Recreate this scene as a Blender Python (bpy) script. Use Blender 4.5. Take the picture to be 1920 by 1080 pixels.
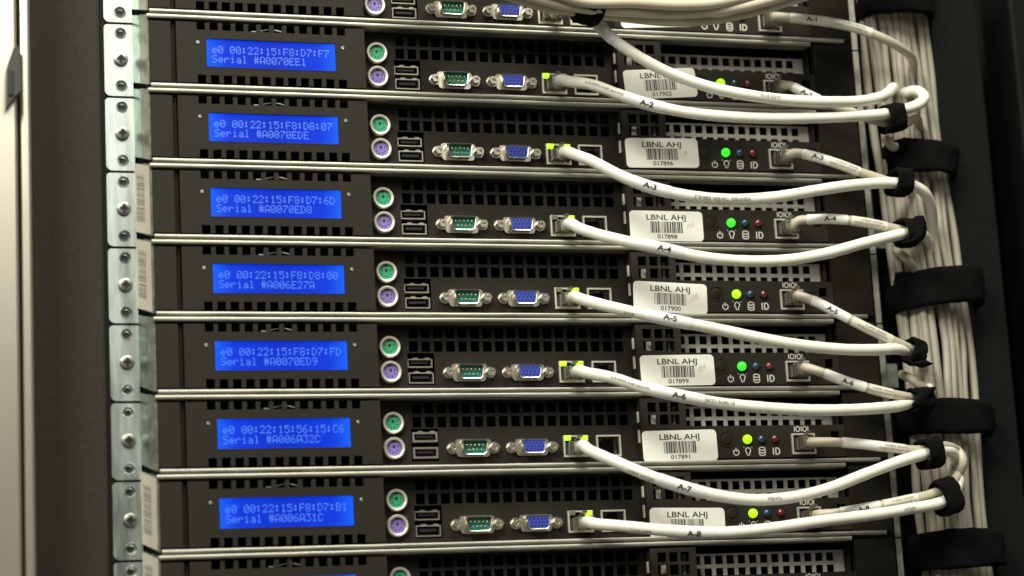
import bpy, bmesh, math, random
from mathutils import Vector, Matrix

# ------------------------------------------------------------------ scene, camera, light
for o in list(bpy.data.objects): bpy.data.objects.remove(o)
S = bpy.context.scene
COL = S.collection
MM = 0.001
PITCH = 44.45
F_PX = 4200.0
CAM = Vector((-364.17, -1232.02, -433.70))          # millimetres, relative to the serial port of server row 0
YAW, PIT, ROL = 0.308861, 0.199295, -0.055256
_fw = Vector((math.sin(YAW)*math.cos(PIT), math.cos(YAW)*math.cos(PIT), math.sin(PIT)))
_rt = Vector((math.cos(YAW), -math.sin(YAW), 0))
_up = _rt.cross(_fw)
RT = _rt*math.cos(ROL) + _up*math.sin(ROL)
UP = -_rt*math.sin(ROL) + _up*math.cos(ROL)
FW = _fw

cam_d = bpy.data.cameras.new('camera'); cam = bpy.data.objects.new('camera', cam_d); COL.objects.link(cam)
cam_d.sensor_width = 36.0; cam_d.lens = 36.0*F_PX/1920.0
cam_d.clip_start = 0.02; cam_d.clip_end = 60
m = Matrix((RT, UP, -FW)).transposed().to_4x4(); m.translation = CAM*MM
cam.matrix_world = m
cam_d.dof.use_dof = True; cam_d.dof.focus_distance = 1.335; cam_d.dof.aperture_fstop = 4.3
cam_d.dof.aperture_blades = 7
S.camera = cam

W = bpy.data.worlds.new('World'); S.world = W; W.use_nodes = True
bgn = W.node_tree.nodes['Background']; bgn.inputs[0].default_value = (1.0, 0.93, 0.80, 1); bgn.inputs[1].default_value = 0.11

def area(name, loc, target, sx, sy, power, color):
    d = bpy.data.lights.new(name, 'AREA'); d.shape = 'RECTANGLE'; d.size = sx; d.size_y = sy; d.energy = power; d.color = color
    o = bpy.data.objects.new(name, d); COL.objects.link(o)
    o.location = Vector(loc); o.rotation_euler = (Vector(target)-Vector(loc)).to_track_quat('-Z', 'Y').to_euler()
    return o
WARM = (0.975, 0.955, 0.82)
area('ceiling_light_aisle', (0.12, -0.78, 1.02), (0.10, -0.15, -0.2), 0.62, 0.36, 22.0, WARM)
area('ceiling_light_room', (0.10, -2.7, 1.05), (0.0, 0.0, -0.1), 1.3, 0.8, 10.0, (1.0, 0.97, 0.88))
area('fill_light_side', (-1.15, -1.35, 1.0), (0.05, 0.0, -0.2), 0.6, 0.6, 44.0, WARM)  # added fill lamp, gives the server faces and cables frontal light

S.view_settings.view_transform = 'Standard'; S.view_settings.look = 'None'
S.view_settings.gamma = 1.0; S.view_settings.exposure = 0.0; S.view_settings.use_curve_mapping = False
S.render.engine = 'CYCLES'
S.render.resolution_x, S.render.resolution_y = 1024, 576

# ------------------------------------------------------------------ helpers
def at(px, py, y=0.0):
    """point (mm) of the plane at depth y behind the server faces seen at photo pixel px,py"""
    d = FW*F_PX + RT*(px-960) + UP*(540-py)
    return CAM + d*((y-CAM.y)/d.y)

def mat(name, col, rough=0.5, metal=0.0, var=0.0, vscale=60, bump=0.0, bscale=900, trans=0.0, emis=None, estr=0.0, coat=0.0, spec=0.5, aniso=False, rvar=0.0, col2=None):
    M = bpy.data.materials.new(name); M.use_nodes = True
    nt = M.node_tree; b = nt.nodes['Principled BSDF']
    b.inputs['Base Color'].default_value = (*col, 1); b.inputs['Roughness'].default_value = rough
    b.inputs['Metallic'].default_value = metal; b.inputs['Transmission Weight'].default_value = trans
    b.inputs['Coat Weight'].default_value = coat; b.inputs['Specular IOR Level'].default_value = spec
    tc = nt.nodes.new('ShaderNodeTexCoord')
    geo = nt.nodes.new('ShaderNodeNewGeometry')
    if var or rvar or col2:
        mp = nt.nodes.new('ShaderNodeMapping')
        if aniso: mp.inputs['Scale'].default_value = (0.15, 1, 1) if aniso is True else aniso
        nt.links.new(geo.outputs['Position'], mp.inputs[0])
        n = nt.nodes.new('ShaderNodeTexNoise'); n.inputs['Scale'].default_value = vscale; n.inputs['Detail'].default_value = 5
        n.inputs['Roughness'].default_value = 0.65
        nt.links.new(mp.outputs[0], n.inputs['Vector'])
        if var or col2:
            r = nt.nodes.new('ShaderNodeValToRGB')
            a = col2 if col2 else tuple(c*(1-var) for c in col); c2 = col if col2 else tuple(min(1, c*(1+var)) for c in col)
            r.color_ramp.elements[0].color = (*a, 1); r.color_ramp.elements[0].position = 0.3
            r.color_ramp.elements[1].color = (*c2, 1); r.color_ramp.elements[1].position = 0.7
            nt.links.new(n.outputs['Fac'], r.inputs[0]); nt.links.new(r.outputs[0], b.inputs['Base Color'])
        if rvar:
            mr = nt.nodes.new('ShaderNodeMapRange'); mr.inputs[1].default_value = 0.3; mr.inputs[2].default_value = 0.7
            mr.inputs[3].default_value = max(0.02, rough-rvar); mr.inputs[4].default_value = rough+rvar
            nt.links.new(n.outputs['Fac'], mr.inputs[0]); nt.links.new(mr.outputs[0], b.inputs['Roughness'])
    if bump:
        n2 = nt.nodes.new('ShaderNodeTexNoise'); n2.inputs['Scale'].default_value = bscale; n2.inputs['Detail'].default_value = 3
        nt.links.new(geo.outputs['Position'], n2.inputs['Vector'])
        bp = nt.nodes.new('ShaderNodeBump'); bp.inputs['Strength'].default_value = bump; bp.inputs['Distance'].default_value = 0.0004
        nt.links.new(n2.outputs['Fac'], bp.inputs['Height']); nt.links.new(bp.outputs[0], b.inputs['Normal'])
    if emis:
        b.inputs['Emission Color'].default_value = (*emis, 1); b.inputs['Emission Strength'].default_value = estr
    return M

M = {}
M['bezel'] = mat('black_plastic', (0.0205, 0.0184, 0.0134), 0.62, var=0.34, vscale=1300, spec=0.16, bump=0.25, bscale=2500)
M['io'] = mat('black_panel', (0.0178, 0.0160, 0.0118), 0.6, var=0.34, vscale=1300, spec=0.12, bump=0.2, bscale=2500)
M['end'] = mat('end_plate_black', (0.013, 0.0118, 0.0078), 0.65, var=0.34, vscale=1300, spec=0.1)
M['inside'] = mat('chassis_inside', (0.012, 0.012, 0.012), 0.7)
M['steel'] = mat('rolled_steel', (0.47, 0.46, 0.395), 0.47, 0.9, col2=(0.27, 0.265, 0.225), vscale=190, aniso=True, rvar=0.09)
M['zinc'] = mat('zinc_plate', (0.52, 0.59, 0.55), 0.31, 1.0, var=0.30, vscale=150, rvar=0.06, aniso=(1, 1, .12))
M['zincdull'] = mat('zinc_dull', (0.44, 0.51, 0.47), 0.38, 1.0, var=0.22, vscale=120, rvar=0.1)
M['screw'] = mat('screw_steel', (0.30, 0.31, 0.285), 0.42, 1.0, var=0.2, vscale=500)
M['nickel'] = mat('nickel', (0.80, 0.76, 0.66), 0.27, 1.0, var=0.10, vscale=400)
M['nickelw'] = mat('white_nickel', (0.74, 0.70, 0.60), 0.35, 0.55, var=0.06, vscale=400)
M['grille'] = mat('grey_steel_mesh', (0.66, 0.64, 0.56), 0.5, 0.15, var=0.12, vscale=150)
M['ps2g'] = mat('green_plastic', (0.03, 0.30, 0.15), 0.45, var=0.1, vscale=600)
M['ps2p'] = mat('violet_plastic', (0.20, 0.14, 0.42), 0.45, var=0.1, vscale=600)
M['teal'] = mat('teal_plastic', (0.006, 0.15, 0.13), 0.4)
M['blue'] = mat('blue_plastic', (0.035, 0.06, 0.42), 0.4)
M['dark'] = mat('dark_contact', (0.006, 0.006, 0.008), 0.5)
M['pin'] = mat('gold_pin', (0.85, 0.72, 0.42), 0.3, 1.0)
M['label'] = mat('white_label', (0.86, 0.85, 0.78), 0.45, var=0.03, vscale=60)
M['sticker'] = mat('old_label', (0.55, 0.50, 0.42), 0.5, var=0.08, vscale=90)
M['ink'] = mat('black_ink', (0.02, 0.02, 0.02), 0.6)
M['strip'] = mat('strip_zinc', (0.46, 0.46, 0.385), 0.4, 1.0, var=0.22, vscale=160, rvar=0.1)
M['inkf'] = mat('faded_ink', (0.33, 0.31, 0.28), 0.6)
M['pencil'] = mat('pencil', (0.22, 0.21, 0.20), 0.6)
M['print'] = mat('white_print', (0.62, 0.60, 0.54), 0.55)
M['cable'] = mat('white_cable', (0.84, 0.815, 0.72), 0.42, var=0.035, vscale=90, col2=None, bump=0.05, bscale=500)
M['cableg'] = mat('grey_cable', (0.50, 0.455, 0.36), 0.45, var=0.06, vscale=90, bump=0.05, bscale=500)
M['cableb'] = mat('beige_cable', (0.56, 0.51, 0.385), 0.45, var=0.06, vscale=40, bump=0.05, bscale=500)
M['cablevshade'] = mat('bundle_cable', (0.345, 0.315, 0.255), 0.5, var=0.08, vscale=40, bump=0.05, bscale=500)  # darker copy of the beige cable, shade of the bundle put into its colour
M['sleeve'] = mat('label_sleeve', (0.80, 0.78, 0.74), 0.33, coat=0.2)
M['sleevec'] = mat('clear_sleeve', (0.72, 0.69, 0.60), 0.25, coat=0.5)
M['velcro'] = mat('hook_and_loop', (0.0045, 0.0043, 0.0042), 0.95, bump=1.0, bscale=1400, spec=0.08)
M['clear'] = mat('clear_plug', (0.74, 0.72, 0.64), 0.12, trans=0.92)
M['frame'] = mat('cabinet_black', (0.030, 0.0265, 0.0195), 0.65, var=0.32, vscale=1100, spec=0.14, bump=0.3, bscale=1800)
M['upright'] = mat('upright_blueblack', (0.0062, 0.0066, 0.0064), 0.6, var=0.35, vscale=900, spec=0.1, bump=0.2, bscale=1500)
M['void'] = mat('cabinet_inside', (0.005, 0.0045, 0.004), 0.8, spec=0.1)
M['cream'] = mat('champagne_satin_steel', (0.70, 0.655, 0.55), 0.28, 0.9, var=0.03, vscale=30)
M['handle'] = mat('grey_handle', (0.045, 0.042, 0.036), 0.45, 0.2)
M['ledblue'] = mat('blue_lens', (0.015, 0.05, 0.10), 0.12, coat=1.0)
M['ledred'] = mat('red_lens', (0.14, 0.012, 0.015), 0.12, coat=1.0)
M['ledyg'] = mat('lit_yellow_green', (0.2, 0.5, 0.02), 0.3, emis=(0.40, 1.0, 0.0), estr=1.35)
M['ledgr'] = mat('lit_green', (0.05, 0.5, 0.05), 0.25, emis=(0.03, 0.85, 0.02), estr=1.15)
M['link'] = mat('lit_link', (0.3, 0.5, 0.02), 0.3, emis=(0.36, 1.0, 0.01), estr=1.8)
M['dullnickel'] = mat('dull_nickel', (0.42, 0.40, 0.33), 0.4, 0.9, var=0.15, vscale=400)
M['linkoff'] = mat('unlit_link', (0.16, 0.15, 0.10), 0.35)

def lcd_material():
    A = bpy.data.materials.new('lcd_backlight'); A.use_nodes = True; nt = A.node_tree; b = nt.nodes['Principled BSDF']
    b.inputs['Base Color'].default_value = (0.004, 0.006, 0.03, 1); b.inputs['Roughness'].default_value = 0.35; b.inputs['Specular IOR Level'].default_value = 0.08
    tc = nt.nodes.new('ShaderNodeTexCoord'); sp = nt.nodes.new('ShaderNodeSeparateXYZ'); nt.links.new(tc.outputs['Generated'], sp.inputs[0])
    # light guide: lamps of the backlight sit at the two short edges
    ax = nt.nodes.new('ShaderNodeMath'); ax.operation = 'SUBTRACT'; ax.inputs[1].default_value = 0.5; nt.links.new(sp.outputs['X'], ax.inputs[0])
    ab = nt.nodes.new('ShaderNodeMath'); ab.operation = 'ABSOLUTE'; nt.links.new(ax.outputs[0], ab.inputs[0])
    n = nt.nodes.new('ShaderNodeTexNoise'); n.inputs['Scale'].default_value = 7; n.inputs['Detail'].default_value = 2; nt.links.new(tc.outputs['Generated'], n.inputs['Vector'])
    mx = nt.nodes.new('ShaderNodeMath'); mx.operation = 'MULTIPLY_ADD'; mx.inputs[1].default_value = 0.12; nt.links.new(n.outputs['Fac'], mx.inputs[0]); nt.links.new(ab.outputs[0], mx.inputs[2])
    r = nt.nodes.new('ShaderNodeValToRGB'); e = r.color_ramp.elements
    e[0].position = 0.0; e[0].color = (0.0005, 0.026, 0.56, 1); e[1].position = 0.58; e[1].color = (0.008, 0.13, 1.0, 1)
    k = e.new(0.40); k.color = (0.001, 0.042, 0.72, 1)
    nt.links.new(mx.outputs[0], r.inputs[0]); nt.links.new(r.outputs[0], b.inputs['Emission Color']); b.inputs['Emission Strength'].default_value = 1.0
    return A
M['lcd'] = lcd_material()
M['lcdtext'] = mat('lcd_dots', (0.02, 0.03, 0.08), 0.2, emis=(0.085, 0.25, 0.95), estr=1.0)

ORG = Vector((0, 0, 0))      # subtracted from every vertex (mm) so that meshes are local to their thing
class B:
    """collects geometry in mm"""
    def __init__(s): s.bm = bmesh.new()
    def quad(s, pts):
        return s.bm.faces.new([s.bm.verts.new(p) for p in pts])
    def box(s, x0, x1, y0, y1, z0, z1, bev=0.0):
        g = bmesh.ops.create_cube(s.bm, size=1.0)['verts']
        for v in g: v.co = Vector((x0+(v.co.x+.5)*(x1-x0), y0+(v.co.y+.5)*(y1-y0), z0+(v.co.z+.5)*(z1-z0)))
        if bev:
            es = list({e for v in g for e in v.link_edges})
            bmesh.ops.bevel(s.bm, geom=es, offset=bev, segments=2, profile=0.5, affect='EDGES')
    def plate(s, x0, x1, z0, z1, holes, y0, y1):
        """plate with rectangular holes (hx0,hx1,hz0,hz1), front y0, back y1"""
        xs = sorted({x0, x1, *[min(max(h[i], x0), x1) for h in holes for i in (0, 1)]})
        zs = sorted({z0, z1, *[min(max(h[i], z0), z1) for h in holes for i in (2, 3)]})
        nx, nz = len(xs)-1, len(zs)-1
        sol = [[True]*nz for _ in range(nx)]
        for i in range(nx):
            for j in range(nz):
                cx, cz = (xs[i]+xs[i+1])/2, (zs[j]+zs[j+1])/2
                if any(h[0] < cx < h[1] and h[2] < cz < h[3] for h in holes): sol[i][j] = False
        vf, vb = {}, {}
        def V(d, i, j, y):
            if (i, j) not in d: d[(i, j)] = s.bm.verts.new((xs[i], y, zs[j]))
            return d[(i, j)]
        def ok(i, j): return 0 <= i < nx and 0 <= j < nz and sol[i][j]
        for i in range(nx):
            for j in range(nz):
                if not sol[i][j]: continue
                a = [(i, j), (i+1, j), (i+1, j+1), (i, j+1)]
                s.bm.faces.new([V(vf, *p, y0) for p in a]); s.bm.faces.new([V(vb, *p, y1) for p in reversed(a)])
                for (di, dj, p, q) in ((0, -1, 0, 1), (1, 0, 1, 2), (0, 1, 2, 3), (-1, 0, 3, 0)):
                    if not ok(i+di, j+dj):
                        s.bm.faces.new([V(vf, *a[q], y0), V(vf, *a[p], y0), V(vb, *a[p], y1), V(vb, *a[q], y1)])
    def lathe(s, cx, cz, prof, n=28, hexa=False, cap=True):
        """rings around the y axis: prof = [(r, y), ...]"""
        rings = []
        for r, y in prof:
            rings.append([s.bm.verts.new((cx+r*math.cos(2*math.pi*k/n), y, cz+r*math.sin(2*math.pi*k/n))) for k in range(n)])
        for a, b in zip(rings, rings[1:]):
            for k in range(n): s.bm.faces.new((a[k], a[(k+1) % n], b[(k+1) % n], b[k]))
        if cap:
            s.bm.faces.new(rings[-1]); 
    def loft(s, loops, cap0=True, cap1=True):
        R = [[s.bm.verts.new(p) for p in l] for l in loops]; n = len(R[0])
        for a, b in zip(R, R[1:]):
            for k in range(n): s.bm.faces.new((a[k], a[(k+1) % n], b[(k+1) % n], b[k]))
        if cap0: s.bm.faces.new(R[0])
        if cap1: s.bm.faces.new(list(reversed(R[-1])))
    def strokes(s, lines, w, y):
        for ln in lines:
            pts = [Vector((p[0], 0, p[1])) for p in ln]; n = len(pts)
            closed = n > 2 and (pts[0]-pts[-1]).length < 1e-4
            L, Rr = [], []
            for i, p in enumerate(pts):
                a = pts[i-1] if i else (pts[-2] if closed else p); c = pts[i+1] if i < n-1 else (pts[1] if closed else p)
                t = (c-a).normalized(); nn = Vector((-t.z, 0, t.x))*(w/2)
                L.append(s.bm.verts.new((p.x+nn.x, y, p.z+nn.z))); Rr.append(s.bm.verts.new((p.x-nn.x, y, p.z-nn.z)))
            for i in range(n-1): s.bm.faces.new((L[i], Rr[i], Rr[i+1], L[i+1]))
    def mesh(s, name, material, smooth=False, recalc=True, org=None):
        if recalc: bmesh.ops.recalc_face_normals(s.bm, faces=s.bm.faces[:])
        me = bpy.data.meshes.new(name); o = org if org is not None else ORG
        for v in s.bm.verts: v.co = (v.co-o)*MM
        s.bm.to_mesh(me); s.bm.free()
        if smooth:
            for p in me.polygons: p.use_smooth = True
        me.materials.append(M[material])
        return me

def obj(name, me, parent=None, loc=None):
    o = bpy.data.objects.new(name, me); COL.objects.link(o)
    if parent: o.parent = parent
    if loc is not None: o.location = loc
    return o
def thing(name, label, cat, loc=(0, 0, 0), group=None):
    o = bpy.data.objects.new(name, None); COL.objects.link(o); o.empty_display_size = 0.02
    o.location = Vector(loc)*MM; o['label'] = label; o['category'] = cat
    if group: o['group'] = group
    return o
def tag(o, label, cat, group=None):
    o['label'] = label; o['category'] = cat
    if group: o['group'] = group
    return o
def smooth_by_angle(me, deg=35):
    me.polygons.foreach_set('use_smooth', [True]*len(me.polygons))
    bm = bmesh.new(); bm.from_mesh(me)
    for e in bm.edges:
        if len(e.link_faces) == 2 and e.calc_face_angle(0) > math.radians(deg): e.smooth = False
    bm.to_mesh(me); bm.free()
    return me

_txt = {}
def text_polys(t, bold=0.014):
    """vertices and faces of a text, height of capitals ~ 0.7 units, centred on x=0, baseline 0"""
    key = (t, bold)
    if key not in _txt:
        cu = bpy.data.curves.new('t', 'FONT'); cu.body = t; cu.align_x = 'CENTER'; cu.resolution_u = 3; cu.offset = bold
        o = bpy.data.objects.new('t', cu); COL.objects.link(o); bpy.context.view_layer.update()
        me = bpy.data.meshes.new_from_object(o.evaluated_get(bpy.context.evaluated_depsgraph_get()))
        _txt[key] = ([v.co.copy() for v in me.vertices], [tuple(p.vertices) for p in me.polygons])
        bpy.data.objects.remove(o); bpy.data.curves.remove(cu); bpy.data.meshes.remove(me)
    return _txt[key]
def add_text(b, t, cx, z, size, y, xs=1.0):
    vs, fs = text_polys(t)
    nv = [b.bm.verts.new((cx+v.x*size*xs, y, z+v.y*size)) for v in vs]
    for f in fs:
        try: b.bm.faces.new([nv[i] for i in f])
        except ValueError: pass

def arc(cx, cz, rx, rz, a0, a1, n=14):
    return [(cx+rx*math.cos(math.radians(a0+(a1-a0)*i/n)), cz+rz*math.sin(math.radians(a0+(a1-a0)*i/n))) for i in range(n+1)]
def rrect(x0, x1, z0, z1, r, y, n=5):
    out = []
    for cx, cz, a in ((x1-r, z1-r, 0), (x0+r, z1-r, 90), (x0+r, z0+r, 180), (x1-r, z0+r, 270)):
        for i in range(n+1):
            t = math.radians(a+90*i/n); out.append((cx+r*math.cos(t), y, cz+r*math.sin(t)))
    return out

# ---------------------------------------------------------------- tubes (cables)
def spline(pts, step=2.0):
    P = [Vector(p) for p in pts]; P = [P[0]*2-P[1]] + P + [P[-1]*2-P[-2]]
    out = []
    for i in range(1, len(P)-2):
        p0, p1, p2, p3 = P[i-1:i+3]
        t01 = max(1e-3, (p1-p0).length**.5); t12 = max(1e-3, (p2-p1).length**.5); t23 = max(1e-3, (p3-p2).length**.5)
        m1 = (p1-p0)/t01-(p2-p0)/(t01+t12)+(p2-p1)/t12; m2 = (p2-p1)/t12-(p3-p1)/(t12+t23)+(p3-p2)/t23
        m1 *= t12; m2 *= t12
        n = max(2, int((p2-p1).length/step))
        for k in range(n):
            t = k/n
            out.append((2*t**3-3*t*t+1)*p1+(t**3-2*t*t+t)*m1+(-2*t**3+3*t*t)*p2+(t**3-t*t)*m2)
    out.append(P[-2]); return out
class Path:
    def __init__(s, pts, step=2.0):
        s.p = spline(pts, step); n = len(s.p); s.s = [0.0]
        for i in range(1, n): s.s.append(s.s[-1]+(s.p[i]-s.p[i-1]).length)
        s.L = s.s[-1]; s.t = []
        for i in range(n): s.t.append((s.p[min(n-1, i+1)]-s.p[max(0, i-1)]).normalized())
        # frame: parallel transport of a normal that starts towards the viewer's aisle (-y)
        s.n = []
        ref = Vector((0, -1, 0)) if abs(s.t[0].y) < .8 else Vector((0, 0, 1))
        nv = (ref-s.t[0]*ref.dot(s.t[0])).normalized()
        for i in range(n):
            nv = (nv-s.t[i]*nv.dot(s.t[i])).normalized(); s.n.append(nv.copy())
    def ev(s, q):
        q = min(max(q, 0), s.L); i = 0
        lo, hi = 0, len(s.s)-1
        while hi-lo > 1:
            md = (lo+hi)//2
            if s.s[md] <= q: lo = md
            else: hi = md
        f = (q-s.s[lo])/max(1e-6, s.s[hi]-s.s[lo])
        return s.p[lo].lerp(s.p[hi], f), s.t[lo].lerp(s.t[hi], f).normalized(), s.n[lo].lerp(s.n[hi], f).normalized()
    def near(s, q3):
        return s.s[min(range(len(s.p)), key=lambda i: (s.p[i]-q3).length)]
def tube(b, path, r, q0=None, q1=None, sides=14, step=2.2, rfun=None):
    q0 = 0 if q0 is None else q0; q1 = path.L if q1 is None else q1
    n = max(3, int((q1-q0)/step)); loops = []
    for i in range(n+1):
        q = q0+(q1-q0)*i/n; p, t, nv = path.ev(q); bn = t.cross(nv)
        rr = r*(rfun(i/n) if rfun else 1)
        loops.append([p+(nv*math.cos(2*math.pi*k/sides)+bn*math.sin(2*math.pi*k/sides))*rr for k in range(sides)])
    b.loft(loops)
def text_on_tube(b, path, r, q, txt, size, face=Vector((0, -1, 0)), flip=False, shift=0.0, bold=0.03):
    """lettering wrapped on the jacket, centred at path length q, facing direction face"""
    vs, fs = text_polys(txt, bold)
    fb = bmesh.new(); fv = [fb.verts.new(v) for v in vs]
    for f in fs:
        try: fb.faces.new([fv[i] for i in f])
        except ValueError: pass
    bmesh.ops.triangulate(fb, faces=fb.faces[:])
    for _ in range(2):
        long = [e for e in fb.edges if e.calc_length()*size > 0.5]
        if long: bmesh.ops.subdivide_edges(fb, edges=long, cuts=1); bmesh.ops.triangulate(fb, faces=fb.faces[:])
    mp = {}
    for v in fb.verts:
        u, w = v.co.x*size*1.15, (v.co.y-0.35)*size+shift
        if flip: u, w = -u, -w
        p, t, _ = path.ev(q+u)
        a = (face-t*face.dot(t)).normalized(); c = a.cross(t)      # c: across the cable
        if c.z < 0: c = -c
        th = w/r; d = a*math.cos(th)+c*math.sin(th)
        mp[v] = b.bm.verts.new(p+d*(r+.06))
    for f in fb.faces:
        try: b.bm.faces.new([mp[v] for v in f.verts])
        except ValueError: pass
    fb.free()

# ------------------------------------------------------------------ the cabinet (setting of the close-up)
rng = random.Random(7)
def zrow(r): return -PITCH*r

cab = thing('rack_cabinet', 'dark steel rack cabinet frame around the stacked servers', 'rack', (60, 60, -430))
ORG = Vector((60, 60, -430))
b = B(); b.box(-262, -203.2, 20.5, 48, -470, 60, 1.2); obj('frame_panel', b.mesh('frame_panel', 'frame'), cab)
b = B(); b.box(-206.5, -203.5, 17.5, 20.3, -470, 60, .5); b.box(-203.1, -186, 20.8, 26, -470, 60, .4); obj('mounting_rail', b.mesh('mounting_rail', 'upright'), cab)
b = B(); b.box(262.5, 300, 24, 29, -470, 60, .4); obj('mounting_rail', b.mesh('mounting_rail', 'void'), cab)
b = B(); b.box(329, 363.5, 14, 70, -470, 60, 1.5); obj('upright', b.mesh('upright', 'upright'), cab)
b = B(); b.box(404, 480, 40, 80, -470, 60, 2.0); obj('side_frame', b.mesh('side_frame', 'upright'), cab)
b = B(); b.box(-330, 520, 460, 466, -560, 160); obj('back_panel', b.mesh('back_panel', 'void'), cab)
b = B(); b.box(300, 520, 120, 126, -560, 160); obj('inner_panel', b.mesh('inner_panel', 'void'), cab)

door = thing('cabinet_door', 'champagne coloured satin steel cabinet edge with a dark latch at the far left', 'cabinet', (-290, -20, -430))
ORG = Vector((-290, -20, -430))
xa = at(62, 540, -20).x; xg = at(39, 540, -20).x
b = B(); b.box(xg+0.9, xa, -20, 20, -470, 60, 1.6); obj('edge_strip', b.mesh('edge_strip', 'cream'), door)
b = B(); b.box(xg-120, xg-0.9, -21.5, 20, -470, 60, 1.6); obj('door_panel', b.mesh('door_panel', 'cream'), door)
b = B(); b.box(xg-1.2, xg+1.2, -14, 10, -470, 60); obj('door_gap', b.mesh('door_gap', 'frame'), door)
p0 = at(36, 92, -24); p1 = at(9, 205, -24)
b = B()
pts = [(p0.x, p0.z), (p0.x-3.5, p0.z-1.0), (p1.x+1, p0.z-12), (p1.x+0.5, p1.z), (p0.x, p1.z+9.5)]
b.loft([[(x, -30, z) for x, z in pts], [(x, -21, z) for x, z in pts]])
hd = obj('latch', b.mesh('latch', 'handle'), door)
b = B(); b.box(p1.x+1.6, p1.x+4.2, -31, -29.6, p1.z+6, p0.z-14, .3); obj('latch_grip', b.mesh('latch_grip', 'dark'), hd)

# ------------------------------------------------------------------ dot-matrix characters of the screens
FONT = {'0': '0e11131519110e', '1': '040c040404040e', '2': '0e11010204081f', '3': '1f02040201110e', '4': '02060a121f0202', '5': '1f101e0101110e',
        '6': '0608101e11110e', '7': '1f010204080808', '8': '0e11110e11110e', '9': '0e11110f01020c', 'A': '0e1111111f1111', 'B': '1e11111e11111e',
        'C': '0e11101010110e', 'D': '1c12111111121c', 'E': '1f10101e10101f', 'F': '1f10101e101010', 'S': '0f10100e01011e', 'e': '00000e111f100e',
        'r': '00001619101010', 'i': '04000c0404040e', 'a': '00000e010f110f', 'l': '0c04040404040e', '#': '0a0a1f0a1f0a0a', ':': '000c0c000c0c00'}
def lcd_text(lines):
    b = B(); px, pz = 0.585, 0.645
    for li, t in enumerate(lines):
        for ci, ch in enumerate(t):
            if ch == ' ': continue
            h = FONT[ch]; x0 = -144.6+ci*3.49; z0 = (14.25, 8.65)[li]
            for r in range(7):
                v = int(h[2*r:2*r+2], 16)
                for c in range(5):
                    if v >> (4-c) & 1:
                        x = x0+c*px; z = z0-r*pz
                        b.quad([(x, 1.32, z), (x+px*.86, 1.32, z), (x+px*.86, 1.32, z-pz*.86), (x, 1.32, z-pz*.86)])
    return b.mesh('lcd_characters', 'lcdtext')

# ------------------------------------------------------------------ the server, built once
ORG = Vector((30, 0, -12.1))
PM = {}
def bar(name, x0, x1, zc, hz, key, y0=-1.6, y1=9.0):
    b = B(); n = 8; L = []
    sec = [(y1, zc+hz)] + [(y0+hz-hz*math.sin(math.radians(a))**.8*.62, zc+hz*math.cos(math.radians(a))) for a in [i*180/n for i in range(n+1)]] + [(y1, zc-hz)]
    k = max(2, int((x1-x0)/12)); r = random.Random(hash(name) % 99)
    for i in range(k+1):
        x = x0+(x1-x0)*i/k; dz = r.uniform(-.05, .05); dy = r.uniform(-.08, .08)
        L.append([(x, y+dy, z+dz) for y, z in sec])
    b.loft(L); PM[key] = smooth_by_angle(b.mesh(name, 'steel'), 50)
bar('base_edge', -180.6, 258.0, -10.98, 1.30, 'base_edge')
bar('lid_edge', -182.2, 234.5, 30.42, 1.34, 'lid_edge')

b = B()     # chassis: open-fronted tray
for q in ([(-182, 2, -12), (-182, 2, 31.6), (-182, 440, 31.6), (-182, 440, -12)], [(243, 2, -12), (243, 2, 31.6), (243, 440, 31.6), (243, 440, -12)],
          [(-182, 2, 31.6), (243, 2, 31.6), (243, 440, 31.6), (-182, 440, 31.6)], [(-182, 2, -12), (243, 2, -12), (243, 440, -12), (-182, 440, -12)],
          [(-182, 440, -12), (243, 440, -12), (243, 440, 31.6), (-182, 440, 31.6)]): b.quad(q)
PM['chassis'] = b.mesh('chassis', 'inside', recalc=False)

b = B(); b.loft([[(-182.3, 0.2, z), (-185.2, 8.4, z+2.7), (-184.0, 8.8, z+2.7), (-181.2, 0.6, z)] for z in (-10.6, 31.0)]); PM['ear_edge'] = b.mesh('ear_edge', 'steel')
b = B(); b.loft([[(-185.3, 8.5, z), (-188.4, 17.6, z+3), (-187.4, 18.0, z+3), (-184.3, 8.9, z)] for z in (-7.6, 33.2)]); PM['ear_flange'] = b.mesh('ear_flange', 'zincdull')
b = B(); b.box(-181.1, -168.3, 0.4, 5, -8.8, 27.9, .5); PM['ear_panel'] = b.mesh('ear_panel', 'bezel')
b = B(); b.box(-168.2, -165.9, 3.2, 5, -8.6, 27.7); PM['ear_hinge'] = b.mesh('ear_hinge', 'io')
b = B(); b.box(237.0, 263.5, 1.0, 6, -10.2, 30.6, .6); PM['end_panel'] = b.mesh('end_panel', 'end')

VX = [(-153.55+i*7.55, -153.55+i*7.55+5.0) for i in range(12)]
holes = [(a, c, 23.3, 28.5) for a, c in VX]+[(a, c, -9.2, -3.8) for a, c in VX]+[(-148, -71.7, 1.1, 18.15)]
b = B(); b.plate(-165.4, -54.0, -8.6, 27.8, holes, 0.0, 2.6)
PM['bezel'] = b.mesh('bezel', 'bezel')
b = B(); b.box(-165.2, -54.4, 2.9, 3.3, -3.2, 22.6); PM['bezel_back'] = b.mesh('bezel_back', 'inside')
b = B(); b.quad([(-149, 1.4, 0.4), (-70.7, 1.4, 0.4), (-70.7, 1.4, 18.9), (-149, 1.4, 18.9)]); PM['lcd'] = b.mesh('lcd_screen', 'lcd')
b = B(); L_ = [[(x, 1.9+.5*math.sin(x*.5), 24.6+.9*math.sin(x*.33)+k*.55) for k in (0, 1)] for x in range(-121, -100, 2)]
for p_, q_ in zip(L_, L_[1:]): b.quad([p_[0], q_[0], q_[1], p_[1]])
PM['spring'] = b.mesh('spring_clip', 'screw')
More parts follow.
